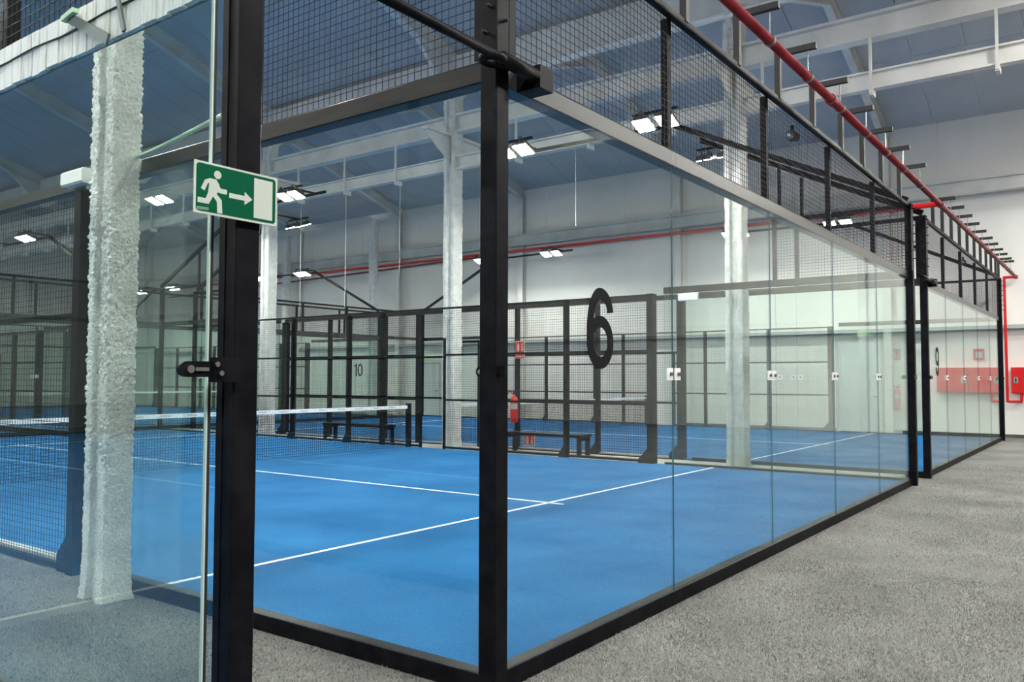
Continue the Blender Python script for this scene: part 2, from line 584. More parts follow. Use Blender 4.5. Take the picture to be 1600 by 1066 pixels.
def wires(w, h, axis, near=False):
    """welded wire panel w x h in the xz plane (axis 0) or yz plane (axis 1), from the origin"""
    key = (round(w, 3), round(h, 3), axis, near)
    if key in mesh_cache:
        return mesh_cache[key]
    b = MB()
    r = 0.0021 if near else 0.0015
    n = 6 if near else 4
    k = max(2, round(w / 0.0485))
    for i in range(k + 1):
        t = w * i / k
        p0, p1 = ((t, 0, 0), (t, 0, h)) if axis == 0 else ((0, t, 0), (0, t, h))
        b.tube(p0, p1, r, n, cap=False)
    k = max(2, round(h / 0.0485))
    for i in range(k + 1):
        t = h * i / k
        p0, p1 = ((0, -0.004, t), (w, -0.004, t)) if axis == 0 else ((-0.004, 0, t), (-0.004, w, t))
        b.tube(p0, p1, r, n, cap=False)
    me = b.mesh('wire_mesh', 'wire')
    mesh_cache[key] = me
    return me


def cached(key, fn):
    if key not in mesh_cache:
        mesh_cache[key] = fn()
    return mesh_cache[key]


def pane_mesh(w, axis):
    t = 0.012
    def mk():
        b = MB()
        z0, z1 = H_R - 0.0, H_G
        if axis == 0:
            b.box(0.0035, w - 0.0035, 0, t, z0, z1)
        else:
            b.box(0, t, 0.004, w - 0.004, z0, z1)
        me = b.mesh('glass_pane', 'glass')
        me.materials.append(M['glass_edge'])
        for pg in me.polygons:
            if pg.normal[axis] < -0.9:
                pg.material_index = 1
        return me
    return cached(('pane', w, axis), mk)


def plate_mesh(axis):
    s = 0.042
    def mk():
        b = MB()
        if axis == 0:
            b.box(-s, s, -0.010, -0.001, 1.585 - s, 1.585 + s)
        else:
            b.box(-0.010, -0.001, -s, s, 1.585 - s, 1.585 + s)
        return b.mesh('clamp_plate', 'white')
    return cached(('plate', axis), mk)


def bolt_mesh(axis):
    def mk():
        b = MB()
        p = ((0, -0.011, 1.585), (0, -0.026, 1.585)) if axis == 0 else ((-0.011, 0, 1.585), (-0.026, 0, 1.585))
        return b.tube(*p, 0.014, 8).mesh('clamp_bolt', 'darksteel')
    return cached(('cbolt', axis), mk)


def seam_clamp(root, axis, loc):
    for d in (-0.06, 0.06):
        l = (loc[0] + d, loc[1], 0) if axis == 0 else (loc[0], loc[1] + d, 0)
        q = link('clamp_plate', plate_mesh(axis), root, l)
        link('clamp_bolt', bolt_mesh(axis), q)


def court(X0, Y0, name_label, detail=True, skip=()):
    W, Ln = 10.0, 20.0
    roots = {}
    for key, nm, loc, lab in ((('end', 0), 'court_end_screen', (X0, Y0, 0), 'glass end wall with wire mesh on top, near end of '),
                              (('end', 1), 'court_end_screen', (X0, Y0, 0), 'glass end wall with wire mesh on top, back end of '),
                              (('side', 0), 'side_fence', (X0, Y0, 0), 'side fence of glass panes and wire mesh, left side of '),
                              (('side', 1), 'side_fence', (X0, Y0, 0), 'side fence of glass panes and wire mesh, right side of ')):
        if key in skip:
            continue
        roots[key] = tag(empty(nm, loc), lab + name_label, 'glass wall' if key[0] == 'end' else 'fence', 'court end walls' if key[0] == 'end' else 'court side fences')
    # corner posts
    cp = cached('corner', lambda: MB().cbox(0, PW, 0, PW, 0, H_T, 0.006).mesh('corner_post', 'black'))
    for e, cx, cy in ((0, -0.1, -0.06), (0, W - 0.005, -0.06), (1, -0.1, Ln - 0.045), (1, W - 0.005, Ln - 0.045)):
        if ('end', e) in roots:
            link('corner_post', cp, roots[('end', e)], (cx, cy, 0))
    panes = {}
    # ---- end walls
    for e, (yy, sgn) in enumerate(((0.0, 1), (Ln, -1))):
        if ('end', e) in skip:
            continue
        root = roots[('end', e)]
        ry0, ry1 = (yy - 0.004, yy + 0.086) if sgn > 0 else (yy - 0.086, yy + 0.004)
        link('base_rail', cached(('brail', 0), lambda: MB().cbox(0.005, W - 0.005, 0, 0.09, 0, H_R, 0.004, 0).mesh('base_rail', 'black')), root, (0, ry0, 0))
        link('beam', cached(('beam', 0), lambda: MB().cbox(0.005, W - 0.005, 0, 0.1, H_G - 0.004, H_B, 0.006, 0).mesh('beam', 'beam')), root, (0, yy - 0.0 if sgn > 0 else yy - 0.1, 0))
        link('top_rail', cached(('trail', 0), lambda: MB().cbox(0.005, W - 0.005, 0, 0.05, H_T - 0.06, H_T, 0.004, 0).mesh('top_rail', 'black')), root, (0, yy - 0.03 if sgn > 0 else yy - 0.02, 0))
        for i in range(5):
            p = link('glass_pane', pane_mesh(2.0, 0), root, (2.0 * i, yy if sgn > 0 else yy - 0.012, 0))
            panes[(e, i)] = p
            # upright and wire panel above
            if i:
                link('upright', cached(('upr', 0), lambda: MB().box(-0.03, 0.03, 0, 0.05, H_B, H_T - 0.06).mesh('upright', 'black')), root, (2.0 * i, yy + 0.012 if sgn > 0 else yy - 0.06, 0))
                if sgn > 0:
                    seam_clamp(root, 0, (2.0 * i, yy))
            link('wire_mesh', wires(2.0, H_T - H_B - 0.05, 0, detail), root, (2.0 * i, yy + 0.006 if sgn > 0 else yy - 0.006, H_B))
    # ---- side walls
    for s, (xx, sgn) in enumerate(((0.0, 1), (W, -1))):
        if ('side', s) in skip:
            continue
        root = roots[('side', s)]
        xr = xx - 0.058 if sgn > 0 else xx - 0.03
        xp = xx - 0.058 if sgn > 0 else xx + 0.046
        for e in (0, 1):
            y0 = 0.0 if e == 0 else Ln - 4.0
            link('base_rail', cached(('brail', 1), lambda: MB().cbox(0, 0.09, 0.045, 3.955, 0, H_R, 0.004, 1).mesh('base_rail', 'black')), root, (xr, y0, 0))
            link('beam', cached(('beam', 1), lambda: MB().cbox(0, 0.1, 0.045, 3.955, H_G - 0.004, H_B, 0.006, 1).mesh('beam', 'sidebeam')), root, (xr - 0.005, y0, 0))
            for i in range(2):
                panes[('s', s, e, i)] = link('glass_pane', pane_mesh(2.0, 1), root, (xp, y0 + 2.0 * i, 0))
            seam_clamp(root, 1, (xp, y0 + 2.0))
            ym = 0.0 if e == 0 else Ln - 2.0
            link('wire_mesh', wires(2.0, H_T - H_B - 0.05, 1, detail), root, (xp + 0.004, ym, H_B))
            link('top_rail', cached(('trail', 1), lambda: MB().cbox(0, 0.05, 0.045, 1.955, H_T - 0.06, H_T, 0.004, 1).mesh('top_rail', 'black')), root, (xr + 0.02, ym, 0))
            link('upright', cached(('upr', 1), lambda: MB().box(0, 0.06, -0.03, 0.03, H_B, H_T).mesh('upright', 'black')), root, (xr + 0.03, 2.0 if e == 0 else Ln - 2.0, 0))
        # mesh section posts
        ps = cached('mpost', lambda: MB().cbox(-0.04, 0.08, -0.035, 0.035, 0, 3.06, 0.004).mesh('fence_post', 'black'))
        gus = cached('gusset', lambda: MB().prism([(0.03, 0.0), (0.15, 0.0), (0.15, 0.13), (0.03, 0.30)], 0, -0.03, 0.07).mesh('post_foot', 'black'))
        jamb = cached('jamb', lambda: MB().cbox(-0.02, 0.03, -0.025, 0.025, 0, 2.36, 0.004).mesh('door_jamb', 'black'))
        xo = xx - 0.02 if sgn > 0 else xx - 0.02
        eps_ = cached('epost', lambda: MB().cbox(-0.05, 0.14, -0.055, 0.055, 0, 3.06, 0.004).mesh('end_post', 'black'))
        gus2 = cached('gusset2', lambda: MB().prism([(0.05, 0.0), (0.24, 0.0), (0.24, 0.13), (0.05, 0.34)], 0, -0.03, 0.05).mesh('post_foot', 'black'))
        for y in (4.19, 6.0, 8.0, 12.0, 14.0, 15.81):
            if y in (4.19, 15.81):
                q = link('end_post', eps_, root, (xo if sgn > 0 else xo - 0.06, y, 0))
                link('post_foot', gus2, q, (0, 0, 0))
                continue
            q = link('fence_post', ps, root, (xo, y, 0))
            if y not in (8.0,):
                link('post_foot', gus, q, (0, 0, 0))
        for y in (9.05, 9.72):
            link('door_jamb', jamb, root, (xo, y, 0))
        link('door_header', cached('hdr', lambda: MB().box(-0.02, 0.03, 9.03, 9.745, 2.36, 2.41).mesh('door_header', 'black')), root, (xo, 0, 0))
        link('fence_post', ps, root, (xo, 10.9, 0))
        xm = xo - 0.035 if sgn > 0 else xo + 0.045
        if s == 0:
            link('kerb', cached('kerb', lambda: MB().box(0.024, 0.10, 4.25, 15.75, 0.0, 0.085).mesh('kerb', 'concrete')), root, (xo, 0, 0))
            link('fence_rail', cached('frt0', lambda: MB().box(-0.045, 0.045, 4.25, 15.75, 3.06, 3.15).mesh('fence_rail', 'sidebeam')), root, (xo, 0, 0))
        else:
            link('fence_rail', cached('frt', lambda: MB().box(-0.02, 0.02, 4.25, 15.75, 3.02, 3.06).mesh('fence_rail', 'black')), root, (xo, 0, 0))
        for (a, b) in ((4.2, 6), (6, 8), (8, 9.05), (9.72, 10.9), (10.9, 12), (12, 14), (14, 15.8)):
            for z in (0.035 if s == 0 else 0.10, 1.10, 2.05):
                key = ('frail', b - a, z)
                link('fence_rail', cached(key, lambda: MB().box(-0.018, 0.022, 0.03, (b - a) - 0.03, z - 0.022, z + 0.022).mesh('fence_rail', 'black')), root, (xo, a, 0))
            link('wire_mesh', wires(b - a, 2.95, 1, detail), root, (xm, a, 0.08))
        link('wire_mesh', wires(0.67, 0.60, 1), root, (xm, 9.05, 2.43))
    return roots, panes


def turf(X0, Y0, label, lines=True):
    t = MB().box(X0 + 0.02, X0 + 9.98, Y0 + 0.08, Y0 + 19.92, 0.0, 0.068).build('artificial_turf', 'turf')
    tag(t, label, 'turf', 'blue court turf')
    zt = 0.0705
    b = [(0.05, 9.95, 3.03, 3.08), (0.05, 9.95, 16.92, 16.97), (4.975, 5.025, 2.84, 10.0), (4.975, 5.025, 10.0, 17.16)]
    for x0, x1, y0, y1 in b:
        zz = zt if x1 - x0 > 1 else zt + 0.0006
        MB().box(X0 + x0, X0 + x1, Y0 + y0, Y0 + y1, 0.060, zz).build('court_line', 'line', t)
    return t


C6, P6 = court(0.0, 0.0, 'the foreground court')
X9 = 11.17
C9, P9 = court(X9, 0.0, 'the right hand court', False)
X10, Y10 = 9.85, 21.1
C10, P10 = court(X10, Y10, 'the distant right court', False)
X7 = -0.95
C7, P7 = court(X7, Y10, 'the distant left court', False)
X3 = -11.49
C3 = {('end', 0): tag(empty('court_end_screen', (X3, 0, 0)), 'glass end wall at the left edge ending at the black exit sign post', 'glass wall', 'court end walls'),
      ('side', 1): tag(empty('side_fence', (X3, 0, 0)), 'glass side fence at the left edge topped with whitewashed boards and mesh', 'fence', 'court side fences')}
court(X3, 0.0, 'the left edge court', False, skip=(('end', 0), ('side', 1)))
turf(0, 0, 'blue artificial turf of court 6 in the foreground')
turf(X9, 0, 'blue artificial turf of court 9 at the right')
turf(X10, Y10, 'blue artificial turf of the distant court 10')
turf(X7, Y10, 'blue artificial turf of the distant court left of court 10')
turf(X3, 0, 'blue artificial turf of the court at the left edge')


# ---- the near corner of the court at the left edge (its own profile)
def near_left(root, side):
    X = -X3   # local = world - X3
    g = MB().cbox(-1.577 + X, -1.477 + X, -0.062, -0.004, 0, H_T, 0.005)
    g.build('corner_post', 'black', root)
    MB().box(-1.580 + X, -1.566 + X, -0.003, 0.03, 0, H_T).build('corner_profile', 'black', root)
    MB().box(-1.632 + X, -1.622 + X, 0.001, 0.010, 0.1, H_G + 0.9).build('glass_edge_seal', 'rubber', root)
    MB().box(-1.6395 + X, -1.6340 + X, -0.0005, 0.0125, H_R, H_G + 0.9).build('polished_edge', 'edgepale', root)
    # end glass: panes running left
    for i in range(3):
        x1 = -1.640 - 2.0 * i
        MB().box(x1 - 1.995 + X, x1 + X, 0, 0.012, H_R, H_G + 0.9 if i == 0 else H_G).build('glass_pane', 'glass', root)
    MB().cbox(-11.4 + X, -1.60 + X, -0.01, 0.08, 0, H_R, 0.004, 0).build('base_rail', 'black', root)
    # clamp with bolts
    cl_ = MB()
    n = 12
    poly = [(-1.762 + X + 0.030 * math.cos(t), 1.580 + 0.026 * math.sin(t)) for t in [math.pi / 2 + math.pi * k / n for k in range(n + 1)]]
    poly += [(-1.622 + X, 1.554), (-1.622 + X, 1.606)]
    cl_.prism(poly, 1, -0.080, -0.062)
    cl_.box(-1.672 + X, -1.570 + X, -0.085, -0.060, 1.537, 1.620)
    c = cl_.build('glass_clamp', 'black', root)
    MB().tube((-1.757 + X, -0.081, 1.580), (-1.757 + X, -0.092, 1.580), 0.013, 14).build('clamp_bolt', 'chrome', c)
    MB().box(-1.737 + X, -1.687 + X, -0.086, -0.080, 1.574, 1.586).build('clamp_slot', 'chrome', c)
    MB().tube((-1.660 + X, -0.085, 1.597), (-1.660 + X, -0.094, 1.597), 0.009, 12).build('clamp_bolt', 'chrome', c)
    MB().tube((-1.644 + X, -0.085, 1.567), (-1.644 + X, -0.094, 1.567), 0.009, 12).build('clamp_bolt', 'chrome', c)
    # side wall: panes, rail, clad beam, mesh
    xs = -1.545 + X
    MB().box(xs - 0.001, xs + 0.011, 0.06, 1.996, H_R, 2.964).build('glass_pane', 'glass', side)
    MB().box(xs - 0.001, xs + 0.011, 2.004, 3.96, H_R, 2.964).build('glass_pane', 'glass', side)
    MB().box(xs - 0.05, xs + 0.04, 0.06, 4.0, 0, H_R).build('base_rail', 'black', side)
    bm_ = MB().box(xs + 0.0, xs + 0.02, 0.0, 4.0, 2.965, 3.16).build('beam', 'darksteel', side)
    # whitewashed boards on the inner side of that beam: an upper and a lower row
    y = 0.05
    i = 0
    while y < 3.95:
        w = random.uniform(0.070, 0.135)
        for row, (z0, z1, dx) in enumerate(((2.957 + random.uniform(-.004, .004), 3.075, 0.0), (3.080, 3.160, 0.003))):
            o = MB().prism([(y, z0), (y + w - 0.009, z0 + random.uniform(-.003, .003)), (y + w - 0.009, z1), (y, z1)], 0, xs - 0.022 - dx + random.uniform(-.003, .003), xs - 0.001)
            o.build('board', 'board', bm_)
        y += w
        i += 1
    wv = [(xs - 0.026, 0.1 + 0.13 * k, 3.078 + 0.005 * math.sin(k * 1.3) + 0.004 * math.sin(k * .6)) for k in range(30)]
    MB().path(wv, 0.0045, 6).build('cable', 'rubber', bm_)
    link('wire_mesh', wires(1.95, 0.94, 1, True), side, (xs - 0.01, 0.0, 3.165))
    MB().box(xs, xs + 0.06, 1.88, 1.96, 3.16, H_T).build('upright', 'black', side)
    link('top_rail', MB().box(xs, xs + 0.05, 0, 3.0, H_T - 0.05, H_T).mesh('top_rail', 'black'), side)


near_left(C3[('end', 0)], C3[('side', 1)])


# ---- bolts on the upper corner posts of courts 6 and 9
bolt = MB().tube((0, 0, 0), (-0.030, 0, 0), 0.009, 8).tube((-0.030, 0, 0), (-0.036, 0, 0), 0.006, 8).mesh('bolt', 'rubber')
bolt2 = MB().tube((0, 0, 0), (0, -0.030, 0), 0.009, 8).tube((0, -0.03, 0), (0, -0.036, 0), 0.006, 8).mesh('bolt', 'rubber')
for root in (C6[('end', 0)], C9[('end', 0)]):
    for k in range(7):
        z = 3.28 + 0.125 * k
        link('bolt', bolt, root, (-0.10, 0.005 - 0.03 * (k % 2), z))
        link('bolt', bolt2, root, (-0.05, -0.06, z + 0.06))
        link('bolt', bolt, root, (9.995, -0.01 - 0.03 * (k % 2), z))
        link('bolt', bolt2, root, (10.05, -0.06, z + 0.06))
    # plates framing the mesh on both sides of the near corner
    MB().box(-0.085, -0.075, 0.045, 0.095, H_B, H_T).build('mesh_frame', 'black', root)
    MB().box(0.005, 0.055, -0.06, -0.05, H_B, H_T).build('mesh_frame', 'black', root)
    MB().box(9.93, 9.995, -0.06, -0.05, H_B, H_T).build('mesh_frame', 'black', root)


# ---- black glass clamps at the corners
def corner_clamp(root, x, y, axis, d):
    n = 10
    b = MB()
    L_ = 0.15
    arc_ = [(L_ + 0.028 * math.cos(t), 1.585 + 0.028 * math.sin(t)) for t in [-math.pi / 2 + math.pi * k / n for k in range(n + 1)]]
    poly = [(0.0, 1.613), (0.0, 1.557)] + arc_
    if axis == 0:
        b.prism([(x + d * u, z) for u, z in poly], 1, y - 0.020, y)
    else:
        b.prism([(y + d * u, z) for u, z in poly], 0, x - 0.020, x)
    c = b.build('glass_clamp', 'black', root)
    for u in (0.05, L_):
        if axis == 0:
            MB().tube((x + d * u, y - 0.020, 1.585), (x + d * u, y - 0.028, 1.585), 0.012, 10).build('clamp_bolt', 'chrome', c)
        else:
            MB().tube((x - 0.020, y + d * u, 1.585), (x - 0.028, y + d * u, 1.585), 0.012, 10).build('clamp_bolt', 'chrome', c)


corner_clamp(C6[('end', 0)], 10.02, -0.062, 0, -1)
corner_clamp(C9[('end', 0)], -0.08, -0.062, 0, 1)
corner_clamp(C9[('end', 0)], 10.02, -0.062, 0, -1)
corner_clamp(C6[('side', 0)], -0.062, -0.10, 1, 1)

# ---- tie bars between the enclosures
def tie(x0, x1, label):
    b = MB().tube((x0, -0.115, 3.112), (x1, -0.115, 3.112), 0.024, 14)
    o = b.build('tie_bar', 'black', smooth=True)
    tag(o, label, 'tie bar', 'tie bars between courts')
    MB().box(x1 - 0.02, x1 + 0.10, -0.15, -0.005, 3.045, 3.165).build('end_bracket', 'black', o)
    MB().tube((x1 - 0.30, -0.115, 3.112), (x1 - 0.02, -0.115, 3.112), 0.038, 14).build('sleeve', 'black', o, smooth=True)
    n = 16
    MB().path([(x1 - 0.33 + 0.06 * math.cos(t), -0.085 + 0.05 * math.sin(t), 3.105) for t in [math.pi * 2 * k / n for k in range(n + 1)]], 0.022, 8).build('post_loop', 'black', o, smooth=True)


tie(-1.50, 0.17, 'black tie bar crossing above the corner post of court 6')
tie(10.05, X9 + 0.20, 'short black tie bar bridging court 6 and court 9')


# ================================================================ numbers on the glass
def stroke(pts, w):
    """flat ribbon of width w along a 2-D path -> list of quads in xz"""
    n = len(pts)
    Lf, R = [], []
    for i in range(n):
        a, b = pts[max(0, i - 1)], pts[min(n - 1, i + 1)]
        dx, dz = b[0] - a[0], b[1] - a[1]
        l = math.hypot(dx, dz)
        nx, nz = -dz / l, dx / l
        Lf.append((pts[i][0] + nx * w / 2, pts[i][1] + nz * w / 2))
        R.append((pts[i][0] - nx * w / 2, pts[i][1] - nz * w / 2))
    return Lf, R


def ribbon(b, pts, w, y0, y1):
    Lf, R = stroke(pts, w)
    n = len(pts)
    v = [(p[0], y0, p[1]) for p in Lf] + [(p[0], y0, p[1]) for p in R] + [(p[0], y1, p[1]) for p in Lf] + [(p[0], y1, p[1]) for p in R]
    f = []
    for i in range(n - 1):
        f.append((i, i + 1, n + i + 1, n + i))
        f.append((2 * n + i, 3 * n + i, 3 * n + i + 1, 2 * n + i + 1))
        f.append((i, 2 * n + i, 2 * n + i + 1, i + 1))
        f.append((n + i, n + i + 1, 3 * n + i + 1, 3 * n + i))
    f.append((0, n, 3 * n, 2 * n))
    f.append((n - 1, 3 * n - 1, 4 * n - 1, 2 * n - 1))
    b.add(v, f)


def arc(cx, cz, rx, rz, a0, a1, n=28):
    return [(cx + rx * math.cos(math.radians(a0 + (a1 - a0) * i / n)), cz + rz * math.sin(math.radians(a0 + (a1 - a0) * i / n))) for i in range(n + 1)]


def digit(ch):
    """centre-line strokes for a condensed bold digit in a box about 0.31 x 0.49, centred"""
    w = 0.070
    if ch == '6':
        arm_ = arc(0.0, 0.090, 0.120, 0.118, 4, 90, 14) + arc(0.0, -0.02, 0.120, 0.228, 90, 180, 26)[1:] + [(-0.120, -0.05), (-0.120, -0.085)]
        ring_ = arc(0.0, -0.085, 0.120, 0.1245, 100, 460, 52)
        return [(arm_, w), (ring_, w)]
    if ch == '9':
        return [([(-x, -z) for x, z in p], ww) for p, ww in digit('6')]
    if ch == '0':
        return [(arc(0, 0, 0.100, 0.208, 0, 360, 48), w * 0.86)]
    if ch == '1':
        return [([(0.03, -0.243), (0.03, 0.0), (0.03, 0.243)], w * 0.86), ([(-0.085, 0.13), (-0.02, 0.16), (0.03, 0.215)], w * 0.7)]


def number(text, parent, x, z=1.855, scale=1.0):
    b = MB()
    adv = {'1': 0.20, '0': 0.27, '6': 0.31, '9': 0.31}
    tot = sum(adv[c] for c in text)
    cx = -tot / 2
    k = 0
    for c in text:
        cx += adv[c] / 2
        for pts, w in digit(c):
            ribbon(b, [(x + (cx + px) * scale, z + pz * scale) for px, pz in pts], w * scale, -0.0025 - 0.0004 * k, -0.0006)
            k += 1
        cx += adv[c] / 2
    o = b.build('court_number', 'black_vinyl', parent)
    o['label'] = 'black number ' + text + ' on the glass'
    return o


number('6', P6[(0, 0)], 1.005)
number('9', P9[(0, 0)], 1.03)
number('10', P10[(0, 4)], 0.95, 1.87)

# ================================================================ nets
def net(X0, Y, label):
    root = empty('padel_net', (X0, Y, 0))
    tag(root, label, 'net', 'padel nets')
    def mk():
        b = MB()
        k = round(9.7 / 0.048)
        for i in range(k + 1):
            x = 0.15 + 9.7 * i / k
            b.tube((x, 0, 0.085), (x, 0, 0.90), 0.0034, 3, cap=False)
        for i in range(18):
            z = 0.085 + 0.815 * i / 17
            b.tube((0.15, 0, z), (9.85, 0, z), 0.0034, 3, cap=False)
        return b.mesh('net_cords', 'net')
    tag(link('net_cords', cached('net', mk), root), kind='stuff')
    link('net_tape', cached('tape', lambda: MB().box(0.14, 9.86, -0.009, 0.009, 0.895, 0.965).mesh('net_tape', 'line')), root)
    for x in (0.10, 9.90):
        p = link('net_post', cached('npost', lambda: MB().cbox(-0.045, 0.045, -0.05, 0.05, 0.06, 0.995, 0.008).mesh('net_post', 'black')), root, (x, 0, 0))
        link('post_cap', cached('ncap', lambda: MB().box(-0.03, 0.03, -0.06, 0.06, 0.995, 1.012).mesh('post_cap', 'black')), p)
    return root


N6 = net(0, 10.0, 'black net with white printed tape across court 6')
N9 = net(X9, 10.0, 'black net with white tape across court 9')
N10 = net(X10, Y10 + 10, 'black net with white tape across the distant court 10')
N7 = net(X7, Y10 + 10, 'black net with white tape across the distant court left of court 10')
# lettering on the tape of the net of court 6
tc_ = bpy.data.curves.new('tape_lettering', 'FONT')
tc_.body = 'CONVALIS'
tc_.size = 0.040
tc_.align_x = 'CENTER'
tc_.extrude = 0.0004
tmp = bpy.data.objects.new('tmp', tc_)
col.objects.link(tmp)
bpy.context.view_layer.update()
tme = bpy.data.meshes.new_from_object(tmp.evaluated_get(bpy.context.evaluated_depsgraph_get()))
bpy.data.objects.remove(tmp)
tme.materials.clear()
tme.materials.append(M['tape_print'])
x = 0.45
while x < 9.8:
    t = link('tape_lettering', tme, N6, (x, -0.0100, 0.918))
    t.rotation_euler = (math.pi / 2, 0, 0)
    x += 0.47

# ================================================================ floodlights and their arms
hous = MB()
hous.box(-0.17, 0.17, -0.16, 0.16, 0.012, 0.05)
for k in range(9):
    hous.box(-0.15 + 0.0375 * k - 0.005, -0.15 + 0.0375 * k + 0.005, -0.14, 0.14, 0.05, 0.10)
hous = hous.mesh('lamp_housing', 'darksteel')
lens = MB().box(-0.155, 0.155, -0.145, 0.145, 0.0, 0.012).mesh('led_panel', 'led')
brk = MB().box(-0.19, -0.175, -0.02, 0.02, 0.0, 0.18).box(0.175, 0.19, -0.02, 0.02, 0.0, 0.18).box(-0.19, 0.19, -0.02, 0.02, 0.17, 0.185).mesh('lamp_bracket', 'darksteel')


def flood(x, y, z, label, tilt=0.0, rotz=0.0):
    e = empty('floodlight', (x, y, z))
    e.rotation_euler = (0, tilt, rotz)
    tag(e, label, 'floodlight', 'LED floodlights above the courts')
    link('led_panel', lens, e)
    link('lamp_housing', hous, e)
    link('lamp_bracket', brk, e)


ordn = ['first', 'second', 'third', 'fourth', 'fifth', 'sixth', 'seventh', 'eighth']


def court_lights(X0, Y0, cname, sides=(0, 1), short_left=False):
    for s in sides:
        xa = 10.0 if s else 0.0
        dirx = -1 if s else 1
        for e in (0, 1):
            ya, yb, yc = (0.0, 3.75, 6.7) if e == 0 else (20.0, 16.25, 13.3)
            mast = empty('lamp_mast', (X0 + xa, Y0 + ya, 0))
            tag(mast, 'black sloping lamp mast above %s, %s row, %s end' % (cname, 'right' if s else 'left', 'back' if e else 'near'), 'lamp mast', 'lamp masts')
            sy_ = 1 if e == 0 else -1
            MB().bar((0, 0, H_T + 0.05), (0, sy_ * 3.75, 6.02), 0.06, 0.09).build('sloping_arm', 'black', mast)
            if not (short_left and s == 0):
                MB().bar((0, sy_ * 3.75, 6.02), (0, sy_ * 7.1, 6.06), 0.05, 0.06).build('boom', 'black', mast)
            MB().bar((0, sy_ * 1.9, H_T + 0.005), (0, sy_ * 1.9, 5.05), 0.05, 0.05, (1, 0, 0)).build('prop', 'black', mast)
            two = not (short_left and s == 0)
            for d in ((3.75, 6.7) if two else (3.75,)):
                MB().bar((0, sy_ * d, 6.07), (dirx * 0.74, sy_ * d, 6.07), 0.05, 0.04).build('outrigger', 'black', mast)
                MB().bar((dirx * 0.74, sy_ * d - 0.42, 6.07), (dirx * 0.74, sy_ * d + 0.42, 6.07), 0.04, 0.04).build('lamp_bar', 'black', mast)
            ys = sorted(Y0 + yy + dy for yy in ((yb, yc) if two else (yb,)) for dy in (-0.215, 0.215))
            for k, yy in enumerate(ys):
                flood(X0 + xa + dirx * 0.74, yy, 5.86, 'lit LED floodlight above %s, %s row, %s from its near end' % (cname, 'right' if s else 'left', ordn[k + len(ys) * e]), tilt=-0.36 * dirx)


court_lights(0, 0, 'the foreground court')
court_lights(X9, 0, 'the right hand court', short_left=True)
court_lights(X10, Y10, 'the distant right court', short_left=True)
court_lights(X7, Y10, 'the distant left court')
court_lights(X3 - 0.02, 0, 'the left edge court')
tag(MB().box(-14.0, 22.0, -4.03, -3.97, 8.72, 8.78).build('fill_lamp_rail', 'steel'), 'added pale steel rail out of view, carrying the fill lamps under the roof', 'rail')  # unseen rail, added only as a support for the fill lamps
# added fill lamps, out of view above the camera, to brighten carpet and walls
for i, x in enumerate((-12.0, -8.0, -4.0, 0.0, 4.0, 8.0, 12.5, 17.0, 21.0)):
    e = empty('added_fill_lamp', (x, -4.0, 7.5))
    e.scale = (1.95, 1.95, 1.3)
    tag(e, 'added fill lamp out of view over the walkway, %s from the left' % (ordn + ['ninth'])[i], 'lamp', 'added fill lamps')
    link('led_panel', lens, e)
    link('lamp_housing', hous, e)
    link('hanging_rod', cached('fill_rod', lambda: MB().tube((0, 0, 0.1), (0, 0, 0.94), 0.006, 6).mesh('hanging_rod', 'steel')), e)

# ================================================================ sprinkler pipe with brackets
PZ, PY = 4.285, -0.285
ppts = [(1.2, PY, PZ), (XW - 0.28, PY, PZ)]
pipe = MB().tube(*ppts, 0.040, 16).build('fire_pipe', 'red', smooth=True)
tag(pipe, 'long red fire main on brackets above the number walls of courts 6 and 9', 'pipe')
coup = MB().tube((-0.05, 0, 0), (0.05, 0, 0), 0.054, 14).mesh('pipe_coupling', 'red')
ring = MB().tube((-0.018, 0, 0), (0.018, 0, 0), 0.048, 14).mesh('pipe_clip', 'darksteel')
for x in (5.0, 11.0, 16.9):
    link('pipe_coupling', coup, pipe, (x, PY, PZ))
e2 = MB().tube((XW - 0.28, PY, PZ), (XW - 0.28, -0.02, PZ), 0.036, 12).tube((XW - 0.28, -0.02, PZ + .03), (XW - 0.16, -0.02, 0.95), 0.036, 12)
e2.tube((XW - 0.28, PY - 0.05, PZ), (XW - 0.28, PY + 0.04, PZ), 0.055, 14)
e2.build('riser', 'redbright', pipe)
MB().tube((XW - 0.16, -0.02, 0.97), (XW - 0.16, -0.36, 0.97), 0.034, 12).tube((XW - 0.16, -0.34, 0.97), (XW - 0.16, -0.34, 1.25), 0.034, 12).build('cabinet_feed', 'redbright', pipe)
MB().tube((10.95, PY, PZ), (10.95, 0.9, PZ), 0.042, 14).build('branch_pipe', 'redbright', pipe)
post_m = MB().box(-0.026, 0.026, -0.04, 0.012, H_T - 0.02, 4.575).mesh('bracket_post', 'bracket')
arm_m = MB().box(-0.026, 0.026, PY - 0.08, 0.012, 4.535, 4.587).mesh('bracket_arm', 'bracket')
rod_m = MB().tube((0, PY, PZ + 0.03), (0, PY, 4.56), 0.006, 8).mesh('bracket_rod', 'chrome')
xs = [1.15, 2.2, 3.23, 4.24, 5.3, 6.36, 7.32, 8.3, 9.4, 12.0, 12.9, 13.85, 14.8, 15.8, 16.8, 17.75, 18.7, 19.6, 20.5, 21.1]
